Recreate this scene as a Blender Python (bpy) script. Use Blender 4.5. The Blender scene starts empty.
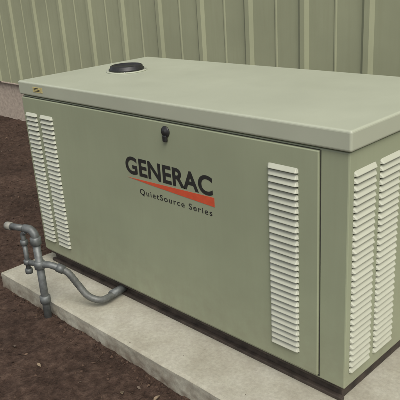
import bpy, bmesh, math, random
from mathutils import Vector, Matrix, noise
random.seed(7)
sc=bpy.context.scene
sc.view_settings.view_transform='Standard'; sc.view_settings.look='None'; sc.view_settings.exposure=0
COL=bpy.context.collection

# ------------------------------------------------------------ materials
def new_mat(name):
    m=bpy.data.materials.new(name); m.use_nodes=True
    return m, m.node_tree, m.node_tree.nodes['Principled BSDF']
def N(nt,t,**kw):
    n=nt.nodes.new(t)
    for k,v in kw.items():
        if k in n.inputs: n.inputs[k].default_value=v
        else: setattr(n,k,v)
    return n
def ramp(nt,stops):
    r=nt.nodes.new('ShaderNodeValToRGB'); e=r.color_ramp.elements
    while len(e)<len(stops): e.new(0.5)
    for i,(p,c) in enumerate(stops):
        e[i].position=p; e[i].color=(c[0],c[1],c[2],1) if hasattr(c,'__len__') else (c,c,c,1)
    return r
def mix(nt,fac,a,b,mode='MIX'):
    m=nt.nodes.new('ShaderNodeMix'); m.data_type='RGBA'; m.blend_type=mode
    for i,v in ((0,fac),(6,a),(7,b)):
        if isinstance(v,bpy.types.NodeSocket): nt.links.new(v,m.inputs[i])
        elif i==0: m.inputs[0].default_value=v
        else: m.inputs[i].default_value=(v[0],v[1],v[2],1)
    return m.outputs[2]
def coords(nt,scale=(1,1,1)):
    mp=nt.nodes.new('ShaderNodeMapping')
    mp.inputs['Scale'].default_value=scale
    g=nt.nodes.new('ShaderNodeNewGeometry')
    nt.links.new(g.outputs['Position'],mp.inputs[0]); return mp.outputs[0]
def noi(nt,vec,scale,detail=3,rough=.6):
    n=N(nt,'ShaderNodeTexNoise',Scale=scale,Detail=detail,Roughness=rough)
    nt.links.new(vec,n.inputs['Vector']); return n.outputs['Fac']
def bump(nt,b,h,strength,dist):
    n=N(nt,'ShaderNodeBump',Strength=strength,Distance=dist)
    nt.links.new(h,n.inputs['Height']); nt.links.new(n.outputs[0],b.inputs['Normal'])

def paint(name,base,dirt,rough=.42,dirtamt=.5,spec=.5,splash=0,stretch=(9,9,.8),sscale=2.2):
    m,nt,b=new_mat(name)
    L=nt.links.new
    v=coords(nt); vs=coords(nt,stretch)
    big=noi(nt,v,1.6,3); st=noi(nt,vs,sscale,3)
    r1=ramp(nt,[(.35,0),(.75,1)]); L(big,r1.inputs[0])
    r2=ramp(nt,[(.48,0),(.8,1)]); L(st,r2.inputs[0])
    lo=[c*.93 for c in base]; hi=[min(1,c*1.07) for c in base]
    c1=mix(nt,r1.outputs[0],lo,hi)
    mm=N(nt,'ShaderNodeMath',operation='MULTIPLY'); L(r2.outputs[0],mm.inputs[0]); mm.inputs[1].default_value=dirtamt
    c2=mix(nt,mm.outputs[0],c1,dirt)
    if splash:   # rain-splashed soil film low on the panels
        se=nt.nodes.new('ShaderNodeSeparateXYZ'); ge=nt.nodes.new('ShaderNodeNewGeometry'); L(ge.outputs['Position'],se.inputs[0])
        mr=N(nt,'ShaderNodeMapRange'); L(se.outputs['Z'],mr.inputs[0]); mr.inputs[1].default_value=.08; mr.inputs[2].default_value=.45; mr.inputs[3].default_value=splash; mr.inputs[4].default_value=0
        rs=ramp(nt,[(.3,.25),(.7,1)]); L(noi(nt,v,14,3,.7),rs.inputs[0])
        m2=N(nt,'ShaderNodeMath',operation='MULTIPLY'); L(mr.outputs[0],m2.inputs[0]); L(rs.outputs[0],m2.inputs[1])
        c2=mix(nt,m2.outputs[0],c2,(.19,.165,.115))
    L(c2,b.inputs['Base Color'])
    rr=ramp(nt,[(.3,rough-.06),(.7,rough+.10)]); L(st,rr.inputs[0]); L(rr.outputs[0],b.inputs['Roughness'])
    b.inputs['Specular IOR Level'].default_value=spec
    return m
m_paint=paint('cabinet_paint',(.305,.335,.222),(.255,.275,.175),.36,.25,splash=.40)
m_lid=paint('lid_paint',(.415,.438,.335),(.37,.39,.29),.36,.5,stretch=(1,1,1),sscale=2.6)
m_louv=paint('louver_skylit_paint',(.48,.495,.395),(.41,.415,.32),.4,.3,splash=.2)  # cabinet paint lightened: sky light on the slats put into the colour
m_wall=paint('siding_paint',(.335,.35,.225),(.28,.29,.18),.6,.4,.35)
def simple(name,c,rough=.6,metal=0,bs=40,bst=.2,var=.25):
    m,nt,b=new_mat(name); v=coords(nt); f=noi(nt,v,bs,3)
    r=ramp(nt,[(.3,[x*(1-var) for x in c]),(.7,[x*(1+var) for x in c])]); nt.links.new(f,r.inputs[0])
    nt.links.new(r.outputs[0],b.inputs['Base Color']); b.inputs['Roughness'].default_value=rough; b.inputs['Metallic'].default_value=metal
    if bst>.03: bump(nt,b,f,bst,.003)
    return m
m_dark=simple('vent_interior',(.07,.073,.05),.9)
m_seam=simple('seam_shadow_gap',(.04,.04,.03),.9)
m_rail=simple('rusty_rail',(.046,.035,.027),.75,0,18,.3,.5)
m_black=simple('black_plastic',(.018,.018,.018),.45)
m_ink=simple('logo_black',(.022,.022,.02),.5,0,40,.02)
m_red=simple('logo_red',(.58,.085,.035),.5,0,40,.02,.08)
m_pvc=simple('galvanised_pipe',(.14,.15,.145),.5,.4,30,.15,.3)
m_flex=simple('flex_conduit',(.12,.125,.115),.5,.2,30,.15,.3)
m_cap=simple('cap_pale',(.24,.235,.20),.5)
m_yel=simple('yellow_tag',(.55,.47,.20),.5)
m_bolt=simple('bolt_zinc',(.3,.3,.28),.35,.8)

def m_conc_f():
    m,nt,b=new_mat('concrete'); v=coords(nt); L=nt.links.new
    a=noi(nt,v,3,5,.65); f=noi(nt,v,55,4,.7)
    r=ramp(nt,[(.3,(.335,.318,.245)),(.5,(.405,.39,.31)),(.72,(.455,.44,.365))]); L(a,r.inputs[0])
    rf=ramp(nt,[(.3,.82),(.65,1.05)]); L(f,rf.inputs[0])
    c=mix(nt,1,r.outputs[0],rf.outputs[0],'MULTIPLY')
    se=nt.nodes.new('ShaderNodeSeparateXYZ'); ge=nt.nodes.new('ShaderNodeNewGeometry'); L(ge.outputs['Position'],se.inputs[0])
    mr=N(nt,'ShaderNodeMapRange'); L(se.outputs['Z'],mr.inputs[0]); mr.inputs[1].default_value=-.1; mr.inputs[2].default_value=.0; mr.inputs[3].default_value=.95; mr.inputs[4].default_value=.18
    s=ramp(nt,[(.36,0),(.62,1)]); L(noi(nt,v,9,4,.7),s.inputs[0])
    mm=N(nt,'ShaderNodeMath',operation='MULTIPLY'); L(mr.outputs[0],mm.inputs[0]); L(s.outputs[0],mm.inputs[1])
    c=mix(nt,mm.outputs[0],c,(.15,.11,.075)); L(c,b.inputs['Base Color']); b.inputs['Roughness'].default_value=.9
    bump(nt,b,f,.4,.004)
    return m
m_conc=m_conc_f()
m_found=simple('foundation_render',(.40,.335,.27),.9,0,25,.5,.2)
def m_dirt_f():
    m,nt,b=new_mat('soil'); v=coords(nt); L=nt.links.new
    a=noi(nt,v,1.6,4,.65); f=noi(nt,v,26,5,.72)
    r=ramp(nt,[(.3,(.034,.021,.015)),(.5,(.066,.042,.031)),(.75,(.115,.077,.057))]); L(f,r.inputs[0])
    ra=ramp(nt,[(.35,.66),(.7,1.3)]); L(a,ra.inputs[0])
    c=mix(nt,1,r.outputs[0],ra.outputs[0],'MULTIPLY'); L(c,b.inputs['Base Color'])
    b.inputs['Roughness'].default_value=.95; b.inputs['Specular IOR Level'].default_value=.15
    bump(nt,b,f,.9,.025)
    return m
m_dirt=m_dirt_f()
def leafm(name,c):
    m,nt,b=new_mat(name); b.inputs['Roughness'].default_value=.85; b.inputs['Specular IOR Level'].default_value=.15
    v=coords(nt); f=noi(nt,v,30,2); r=ramp(nt,[(.3,[x*.65 for x in c]),(.7,[x*1.3 for x in c])]); nt.links.new(f,r.inputs[0]); nt.links.new(r.outputs[0],b.inputs['Base Color'])
    return m
m_leaf=[leafm('leaf_tan',(.14,.095,.065)),leafm('leaf_brown',(.080,.052,.037)),leafm('leaf_dark',(.043,.028,.021)),leafm('leaf_grey',(.12,.092,.07)),leafm('leaf_pale',(.20,.155,.105))]

# ------------------------------------------------------------ mesh helpers
def obj_from_bm(bm,name,mats,parent=None,smooth=False):
    me=bpy.data.meshes.new(name); bm.to_mesh(me); bm.free()
    o=bpy.data.objects.new(name,me); COL.objects.link(o)
    for m in (mats if isinstance(mats,(list,tuple)) else [mats]): me.materials.append(m)
    if smooth:
        for p in me.polygons: p.use_smooth=True
    if parent: o.parent=parent
    return o
def add_box(bm,x0,x1,y0,y1,z0,z1,bev=0,seg=2,mi=0):
    vs=[bm.verts.new((x,y,z)) for x in (x0,x1) for y in (y0,y1) for z in (z0,z1)]
    fs=[(0,1,3,2),(4,6,7,5),(0,4,5,1),(2,3,7,6),(0,2,6,4),(1,5,7,3)]
    F=[bm.faces.new([vs[i] for i in f]) for f in fs]
    for f in F: f.material_index=mi
    bmesh.ops.recalc_face_normals(bm,faces=F)
    if bev>0:
        es=list({e for f in F for e in f.edges})
        r=bmesh.ops.bevel(bm,geom=es,offset=bev,segments=seg,affect='EDGES',profile=.5)
        for f in r['faces']: f.material_index=mi
def box(name,x0,x1,y0,y1,z0,z1,mat,parent,bev=.004,seg=2):
    bm=bmesh.new(); add_box(bm,x0,x1,y0,y1,z0,z1,bev,seg)
    return obj_from_bm(bm,name,mat,parent)
def lathe(bm,prof,c,axis='Z',n=32,mi=0):
    rings=[]
    for r,h in prof:
        ring=[]
        for i in range(n):
            a=2*math.pi*i/n; p=(r*math.cos(a),r*math.sin(a),h)
            if axis=='Y': p=(p[0],-p[2],p[1])
            if axis=='X': p=(p[2],p[0],p[1])
            ring.append(bm.verts.new(Vector(p)+Vector(c)))
        rings.append(ring)
    F=[]
    for a,b in zip(rings,rings[1:]):
        for i in range(n): F.append(bm.faces.new((a[i],a[(i+1)%n],b[(i+1)%n],b[i])))
    F.append(bm.faces.new(rings[0])); F.append(bm.faces.new(rings[-1]))
    for f in F: f.material_index=mi; f.smooth=True
    bmesh.ops.recalc_face_normals(bm,faces=F)
def smoothpath(pts,n=10):
    P=[Vector(p) for p in pts]; P=[P[0]*2-P[1]]+P+[P[-1]*2-P[-2]]; out=[]
    for i in range(1,len(P)-2):
        for k in range(n):
            t=k/n; a,b,c,d=P[i-1:i+3]
            out.append(.5*((2*b)+(-a+c)*t+(2*a-5*b+4*c-d)*t*t+(-a+3*b-3*c+d)*t**3))
    out.append(P[-2]); return out
def tube(bm,pts,r,n=14,mi=0,ribs=None):
    rings=[]; last=None
    for i,p in enumerate(pts):
        t=(pts[min(i+1,len(pts)-1)]-pts[max(i-1,0)]).normalized()
        if last is None:
            s=t.cross(Vector((.3,.9,.2))).normalized()
        else: s=(last-t*last.dot(t)).normalized()
        last=s; w=t.cross(s)
        rr=r if not ribs else r*(1+ribs*(i%2))
        rings.append([bm.verts.new(p+(s*math.cos(2*math.pi*k/n)+w*math.sin(2*math.pi*k/n))*rr) for k in range(n)])
    F=[]
    for a,b in zip(rings,rings[1:]):
        for i in range(n): F.append(bm.faces.new((a[i],a[(i+1)%n],b[(i+1)%n],b[i])))
    F.append(bm.faces.new(rings[0]));F.append(bm.faces.new(rings[-1]))
    for f in F: f.material_index=mi; f.smooth=True
    bmesh.ops.recalc_face_normals(bm,faces=F)
def empty(name,loc=(0,0,0)):
    e=bpy.data.objects.new(name,None); COL.objects.link(e); e.empty_display_size=.1; return e

# ------------------------------------------------------------ generator
L,W,HT=2.24,.99,1.18
gen=empty('standby_generator')
box('cabinet_body',0,L,0,W,.08,1.095,m_paint,gen,.006)
box('base_rail',.03,L-.03,.035,W-.035,.0,.0795,m_rail,gen,.004)
bm=bmesh.new(); add_box(bm,.02,L-.02,.012,.0345,.001,.018,.002); add_box(bm,.02,L-.02,.012,.0345,.06,.0785,.002)
obj_from_bm(bm,'rail_flange',m_rail,gen)
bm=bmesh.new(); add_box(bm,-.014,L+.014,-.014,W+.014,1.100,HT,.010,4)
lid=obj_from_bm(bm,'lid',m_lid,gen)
box('lid_gasket',.006,L-.006,.006,W-.006,1.0955,1.0995,m_black,gen,0)
D1=2.115
box('front_door',.006,D1,-.0135,-.001,.098,1.086,m_paint,gen,.004,3)
bm=bmesh.new(); add_box(bm,D1+.0005,D1+.0045,-.0012,-.0004,.09,1.088); add_box(bm,.004,D1,-.0012,-.0004,1.0865,1.0895)
add_box(bm,.004,D1,-.0012,-.0004,.090,.0975)
obj_from_bm(bm,'door_seam',m_seam,gen)

def louver_bank(bm,face,u0,u1,z0,z1,n,out=.013,surf=0.0):
    pitch=(z1-z0)/n
    def P(u,o,z):
        return (u,surf-o,z) if face=='F' else (surf+o,u,z)
    w=u1-u0; us=[0,.005,.011,w-.011,w-.005,w]; ss=[0,.72,1,1,.72,0]
    for k in range(n):
        zb=z0+k*pitch; jo=random.uniform(.9,1.06); jz=random.uniform(-.0004,.0004)
        prof=[(0,pitch*.93),(out*.10,pitch*.86),(out*.93,pitch*.36),(out,pitch*.30),(out,pitch*.24),(out*.8,pitch*.22)]
        rows=[]
        for u,s in zip(us,ss):
            rows.append([bm.verts.new(P(u0+u,o*s*jo+.0006,zb+jz+pitch*.2+(h-pitch*.2)*(.8+.2*s))) for o,h in prof]+[bm.verts.new(P(u0+u,.0006,zb+pitch*.20))])
        for a,b in zip(rows,rows[1:]):
            for i in range(len(a)-1):
                f=bm.faces.new((a[i],b[i],b[i+1],a[i+1])); f.material_index=1 if i>=5 else 0; f.smooth=False
        o=.0005
        zs=(zb+pitch*.0,zb+pitch*.21)
        f=bm.faces.new([bm.verts.new(P(u0+.004,o,zs[0])),bm.verts.new(P(u1-.004,o,zs[0])),bm.verts.new(P(u1-.004,o,zs[1])),bm.verts.new(P(u0+.004,o,zs[1]))]); f.material_index=1
bm=bmesh.new()
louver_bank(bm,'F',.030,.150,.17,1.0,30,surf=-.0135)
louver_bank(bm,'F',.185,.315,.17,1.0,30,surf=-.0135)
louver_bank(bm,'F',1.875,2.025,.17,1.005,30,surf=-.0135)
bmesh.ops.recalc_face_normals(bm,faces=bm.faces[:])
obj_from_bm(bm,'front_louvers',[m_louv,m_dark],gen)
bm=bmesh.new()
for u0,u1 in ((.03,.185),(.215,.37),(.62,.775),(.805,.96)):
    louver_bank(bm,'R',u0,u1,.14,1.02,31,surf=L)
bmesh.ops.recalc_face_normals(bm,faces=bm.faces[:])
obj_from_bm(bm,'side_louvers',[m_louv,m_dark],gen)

bm=bmesh.new()
lathe(bm,[(.027,0),(.027,.004),(.024,.008),(.015,.010),(.013,.015),(.004,.016)],(1.275,-.0135,1.045),'Y',24)
add_box(bm,1.263,1.287,-.030,-.0137,.998,1.03,.005)
obj_from_bm(bm,'door_latch',m_black,gen)
def text(name,body,x,z,size,mat,off,space=1):
    c=bpy.data.curves.new(name,'FONT'); c.body=body; c.size=size; c.offset=off; c.extrude=.0003; c.space_character=space
    o=bpy.data.objects.new(name,c); COL.objects.link(o); o.parent=gen
    o.rotation_euler=(math.pi/2,0,0); o.location=(x,-.0141,z); c.materials.append(mat)
    return o
t1=text('door_lettering','GENERAC',.945,.790,.124,m_ink,.0036,1.03)
t2=text('door_sub_lettering','QuietSource Series',1.04,.69,.042,m_ink,.0002,1.2)
bpy.context.view_layer.update()
t1.scale.x=.61/t1.dimensions.x; t2.scale.x=.505/t2.dimensions.x
def prism(bm,pts,y0,y1):
    a=[bm.verts.new((x,y0,z)) for x,z in pts]; b=[bm.verts.new((x,y1,z)) for x,z in pts]; n=len(pts)
    F=[bm.faces.new(a),bm.faces.new(b[::-1])]+[bm.faces.new((a[i],b[i],b[(i+1)%n],a[(i+1)%n])) for i in range(n)]
    bmesh.ops.recalc_face_normals(bm,faces=F)
bm=bmesh.new()
prism(bm,[(.955,.765),(1.565,.782),(1.565,.737),(1.13,.755)],-.0145,-.0138)
obj_from_bm(bm,'logo_stripe',m_red,gen)

bm=bmesh.new()
lathe(bm,[(.125,0),(.125,.004),(.121,.006),(.05,.006)],(.355,.520,HT+.0004),'Z',40)
obj_from_bm(bm,'exhaust_flange',m_lid,gen)
bm=bmesh.new()
lathe(bm,[(.108,0),(.108,.010),(.100,.014),(.098,.026),(.090,.030),(.084,.022),(.05,.018),(.01,.024)],(.355,.520,HT+.0062),'Z',40)
obj_from_bm(bm,'exhaust_cap',m_black,gen)
bm=bmesh.new()
for k in range(4):
    a=math.pi/4+k*math.pi/2; lathe(bm,[(.005,0),(.005,.002),(.003,.004)],(.355+.1165*math.cos(a),.52+.1165*math.sin(a),HT+.0066),'Z',6)
obj_from_bm(bm,'bolts',m_bolt,gen)
box('warning_label',.15,.25,-.0153,-.0143,1.127,1.157,m_yel,gen,0)
bm=bmesh.new()
for i in range(3): add_box(bm,.16,.235-.012*i,-.0160,-.0156,1.133+i*.008,1.136+i*.008)
obj_from_bm(bm,'label_print',m_ink,gen)

# ------------------------------------------------------------ gas pipe
gp=empty('gas_pipe')
X,Y=.51,-.345
bm=bmesh.new()
tube(bm,[Vector((X,Y,-.2)),Vector((X,Y,.41))],.0215,18)
for z in (.02,.235,.38): lathe(bm,[(.0225,0),(.030,.004),(.030,.044),(.0225,.048)],(X,Y,z),'Z',18)
tube(bm,smoothpath([(X,Y,.41),(X-.002,Y,.442),(X-.03,Y-.006,.465),(X-.07,Y-.02,.467)],8),.023,16)
tube(bm,[Vector((X-.07,Y-.02,.467)),Vector((X-.16,Y-.05,.467))],.0185,16)
obj_from_bm(bm,'riser',m_pvc,gp)
bm=bmesh.new(); tube(bm,[Vector((X-.155,Y-.048,.467)),Vector((X-.19,Y-.059,.467))],.023,8); obj_from_bm(bm,'end_cap',m_cap,gp)
bm=bmesh.new()
tube(bm,[Vector((X,Y,.26)),Vector((X-.085,Y-.025,.26))],.016,12)
tube(bm,[Vector((X-.085,Y-.025,.20)),Vector((X-.085,Y-.025,.38))],.0135,12)
for z in (.19,.245,.365): lathe(bm,[(.014,0),(.021,.003),(.021,.028),(.014,.031)],(X-.085,Y-.025,z),'Z',12)
tube(bm,smoothpath([(X-.085,Y-.025,.39),(X-.085,Y-.025,.43),(X-.06,Y-.02,.45)],5),.0135,12)
obj_from_bm(bm,'drip_leg',m_pvc,gp)
bm=bmesh.new()
tube(bm,smoothpath([(X,Y,.26),(X+.05,Y+.03,.262),(X+.09,Y+.06,.245)],6),.019,14)
obj_from_bm(bm,'outlet_nipple',m_pvc,gp)
bm=bmesh.new()
path=smoothpath([(X+.08,Y+.055,.25),(X+.13,Y+.09,.215),(X+.17,Y+.12,.14),(X+.215,Y+.145,.075),(X+.26,Y+.19,.045),(X+.265,Y+.25,.04),(X+.25,Y+.30,.042)],14)
tube(bm,path,.0185,14,0,.09)
obj_from_bm(bm,'flex_hose',m_flex,gp)
bm=bmesh.new()
tube(bm,[Vector((X+.255,Y+.27,.041)),Vector((X+.245,Y+.375,.042))],.024,8)
tube(bm,[Vector((X+.085,Y+.055,.249)),Vector((X+.115,Y+.078,.23))],.025,8)
obj_from_bm(bm,'hose_couplings',m_pvc,gp)

# ------------------------------------------------------------ pad
PX0,PX1,PY0,PY1=-.10,2.95,-.30,1.25
def slab():
    bm=bmesh.new(); add_box(bm,PX0,PX1,PY0,PY1,-.32,0,0)
    bmesh.ops.subdivide_edges(bm,edges=bm.edges[:],cuts=70,use_grid_fill=True)
    for v in bm.verts:
        n=noise.noise(v.co*5)*.003+noise.noise(v.co*30)*.0025
        ex=min(v.co.x-PX0,PX1-v.co.x); ey=min(v.co.y-PY0,PY1-v.co.y); edge=min(ex,ey)
        top=v.co.z>-.001
        if v.co.y<PY0+.001: v.co.y+=n
        if v.co.x<PX0+.001: v.co.x+=n
        if edge<.001 and top: v.co.z-=.006+abs(n)*1.0
        elif edge<.03 and top: v.co.z-=abs(n)*.5
    return obj_from_bm(bm,'concrete_pad',m_conc)
slab()

# ------------------------------------------------------------ building
bld=empty('metal_sided_building')
YW=2.32
def siding():
    bm=bmesh.new(); z0,z1=.42,3.6; per=.57; x=.37-.06-per*20
    prof=[]
    while x<9:
        prof+=[(x,0),(x+.030,-.022),(x+.074,-.022),(x+.104,0),(x+.330,0),(x+.340,-.006),(x+.350,-.006),(x+.360,0)]
        x+=per
    zs=[z0,1.6,2.6,z1]
    rows=[[bm.verts.new((px,YW+py,z)) for px,py in prof] for z in zs]
    for a,b in zip(rows,rows[1:]):
        for i in range(len(a)-1): bm.faces.new((a[i],a[i+1],b[i+1],b[i]))
    return obj_from_bm(bm,'siding',m_wall,bld)
siding()
box('plinth',-11,9,YW+.03,YW+.25,-.4,.40,m_found,bld,.01)
box('plinth_cap',-11,9,YW-.01,YW+.24,.401,.4185,m_found,bld,.004)
box('wall_core',-11,9,YW+.06,YW+5,.431,3.6,m_wall,bld,0)
bm=bmesh.new()
def slope(a,b,c,d,t=.05):
    p=[Vector(q) for q in (a,b,c,d)]; lo=[bm.verts.new(q) for q in p]; hi=[bm.verts.new(q+Vector((0,0,t))) for q in p]
    F=[bm.faces.new(lo),bm.faces.new(hi[::-1])]+[bm.faces.new((lo[i],lo[(i+1)%4],hi[(i+1)%4],hi[i])) for i in range(4)]
    bmesh.ops.recalc_face_normals(bm,faces=F)
slope((-11.3,YW-.15,3.61),(9.3,YW-.15,3.61),(9.3,YW+2.5,4.5),(-11.3,YW+2.5,4.5))
slope((-11.3,YW+2.502,4.5),(9.3,YW+2.502,4.5),(9.3,YW+5.2,3.61),(-11.3,YW+5.2,3.61))
obj_from_bm(bm,'roof',m_wall,bld)

# ------------------------------------------------------------ ground
def gh(x,y):
    p=Vector((x,y,0)); h=-.1+noise.noise(p*.8)*.022+noise.noise(p*3.1)*.014+noise.noise(p*9)*.011+noise.noise(p*26)*.009+noise.noise(p*60)*.004
    d=math.hypot(x-.51,y+.345); h+=.03*math.exp(-(d/.06)**2)
    return h
def axis(a,b,s):
    c=[a+i*s for i in range(int((b-a)/s)+1)]
    d=s; e=c[-1]
    while e<260: d*=1.35; e+=d; c.append(e)
    d=s; e=c[0]; pre=[]
    while e>-260: d*=1.35; e-=d; pre.append(e)
    return pre[::-1]+c
xs=axis(-6,3.2,.024); ys=axis(-1.6,2.4,.024)
me=bpy.data.meshes.new('ground')
verts=[(x,y,gh(x,y)) for y in ys for x in xs]; nx=len(xs)
faces=[(j*nx+i,j*nx+i+1,(j+1)*nx+i+1,(j+1)*nx+i) for j in range(len(ys)-1) for i in range(nx-1)]
me.from_pydata(verts,[],faces); me.materials.append(m_dirt)
for p in me.polygons: p.use_smooth=True
COL.objects.link(bpy.data.objects.new('ground',me))

def litter():
    V=[];F=[];MI=[]
    def onpad(x,y): return PX0-.02<x<PX1+.02 and PY0-.02<y<PY1+.02
    g=(1+5**.5)/2; k=1/math.sqrt(1+g*g)
    ICO=[Vector(p)*k for p in ((-1,g,0),(1,g,0),(-1,-g,0),(1,-g,0),(0,-1,g),(0,1,g),(0,-1,-g),(0,1,-g),(g,0,-1),(g,0,1),(-g,0,-1),(-g,0,1))]
    IF=((0,11,5),(0,5,1),(0,1,7),(0,7,10),(0,10,11),(1,5,9),(5,11,4),(11,10,2),(10,7,6),(7,1,8),(3,9,4),(3,4,2),(3,2,6),(3,6,8),(3,8,9),(4,9,5),(2,4,11),(6,2,10),(8,6,7),(9,8,1))
    def put(vs,fs,mi):
        b=len(V); V.extend(vs); F.extend([tuple(b+i for i in f) for f in fs]); MI.extend([mi]*len(fs))
    def leaf(x,y,z,s,kind,mi):
        a=random.uniform(0,6.28); tx=random.uniform(-.4,.4); ty=random.uniform(-.4,.4)
        M=Matrix.Translation((x,y,z))@Matrix.Rotation(tx,4,'X')@Matrix.Rotation(ty,4,'Y')@Matrix.Rotation(a,4,'Z')
        if kind==0:
            vs=[M@Vector((q*s,0,-.03*s)) for q in (-.5,-.2,.15,.5)]
            for sg in (1,-1):
                vs+=[M@Vector((px*s,sg*py*s,.07*s+random.uniform(0,.06)*s)) for px,py in ((-.2,.2),(.15,.22))]
            put(vs,((0,1,4),(1,2,5,4),(2,3,5),(0,6,1),(1,6,7,2),(2,7,3)),mi)
        elif kind==2:
            put([M@(c*s*.5+Vector([random.uniform(-.13,.13)*s for _ in range(3)])) for c in ICO],IF,mi)
        else:
            w=s*random.uniform(.08,.22)
            vs=[M@Vector((dx*s*.5,dy*w*.5,dz*w*.4)) for dx,dy,dz in ((-1,-1,0),(1,-.7,0),(1,.7,0),(-1,1,0),(-.9,0,1),(.9,0,1))]
            put(vs,((0,1,5,4),(3,4,5,2),(0,4,3),(1,2,5)),mi)
    for i in range(13000):
        x=random.uniform(-6,2.4); y=random.uniform(-1.5,2.3)
        if noise.noise(Vector((x*1.5,y*1.5,4)))<random.uniform(-.5,.25): continue
        if onpad(x,y): continue
        t=random.random()
        if t<.09: leaf(x,y,gh(x,y)+.006,random.uniform(.016,.038),0,random.choices([0,1,2,3],[1,6,6,1])[0])
        elif t<.32: leaf(x,y,gh(x,y)+.004,random.uniform(.010,.035),1,random.choices([0,1,2,3],[.5,5,6,.5])[0])
        else: leaf(x,y,gh(x,y)+.0,random.uniform(.005,.018),2,random.choice((1,2,2)))
    for (x,y,s) in ((1.35,-.48,.045),(.85,-.62,.035),(1.50,-.40,.045)): leaf(x,y,gh(x,y)+.012,s,0,4)
    for i in range(320):
        x=random.uniform(-.1,2.0); y=PY0-abs(random.gauss(0,.03))-.004
        leaf(x,y,gh(x,y)-.001,random.uniform(.006,.018),2,random.choice((1,2,2)))
    for i in range(6):
        x=random.uniform(0,2.6); y=random.uniform(-.29,-.05)
        leaf(x,y,.003,random.uniform(.006,.014),random.choice((0,1)),1)
    me=bpy.data.meshes.new('leaf_litter'); me.from_pydata(V,[],F)
    for m in m_leaf: me.materials.append(m)
    me.polygons.foreach_set('material_index',MI)
    COL.objects.link(bpy.data.objects.new('leaf_litter',me))
litter()
# ------------------------------------------------------------ light
s=Vector((.52,-.30,.80)).normalized()
el=math.asin(s.z); az=math.atan2(s.x,s.y)
w=bpy.data.worlds.new('World'); sc.world=w; w.use_nodes=True; nt=w.node_tree
sky=nt.nodes.new('ShaderNodeTexSky'); sky.sky_type='NISHITA'; sky.sun_disc=False; sky.sun_elevation=el; sky.sun_rotation=az; sky.dust_density=4; sky.air_density=1
hs=nt.nodes.new('ShaderNodeHueSaturation'); hs.inputs['Saturation'].default_value=.35
nt.links.new(sky.outputs[0],hs.inputs['Color']); nt.links.new(hs.outputs[0],nt.nodes['Background'].inputs[0]); nt.nodes['Background'].inputs[1].default_value=.15
sl=bpy.data.lights.new('sun','SUN'); sl.energy=1.9; sl.angle=math.radians(40); sl.color=(1,.96,.88)
so=bpy.data.objects.new('sun',sl); COL.objects.link(so); so.rotation_euler=(-s).to_track_quat('-Z','Y').to_euler()
# ------------------------------------------------------------ camera
r=Vector((.7097,.7019,-.0608)); f=Vector((-.6736,.6507,-.3505)); r.normalize(); f.normalize(); u=r.cross(f).normalized()
cam=bpy.data.cameras.new('camera'); co=bpy.data.objects.new('camera',cam); COL.objects.link(co)
M=Matrix((( r.x,u.x,-f.x,3.3929),(r.y,u.y,-f.y,-1.8683),(r.z,u.z,-f.z,1.7507),(0,0,0,1)))
co.matrix_world=M; cam.sensor_width=36; cam.lens=36*625.4/400; cam.clip_end=1000; cam.clip_start=.05
sc.camera=co
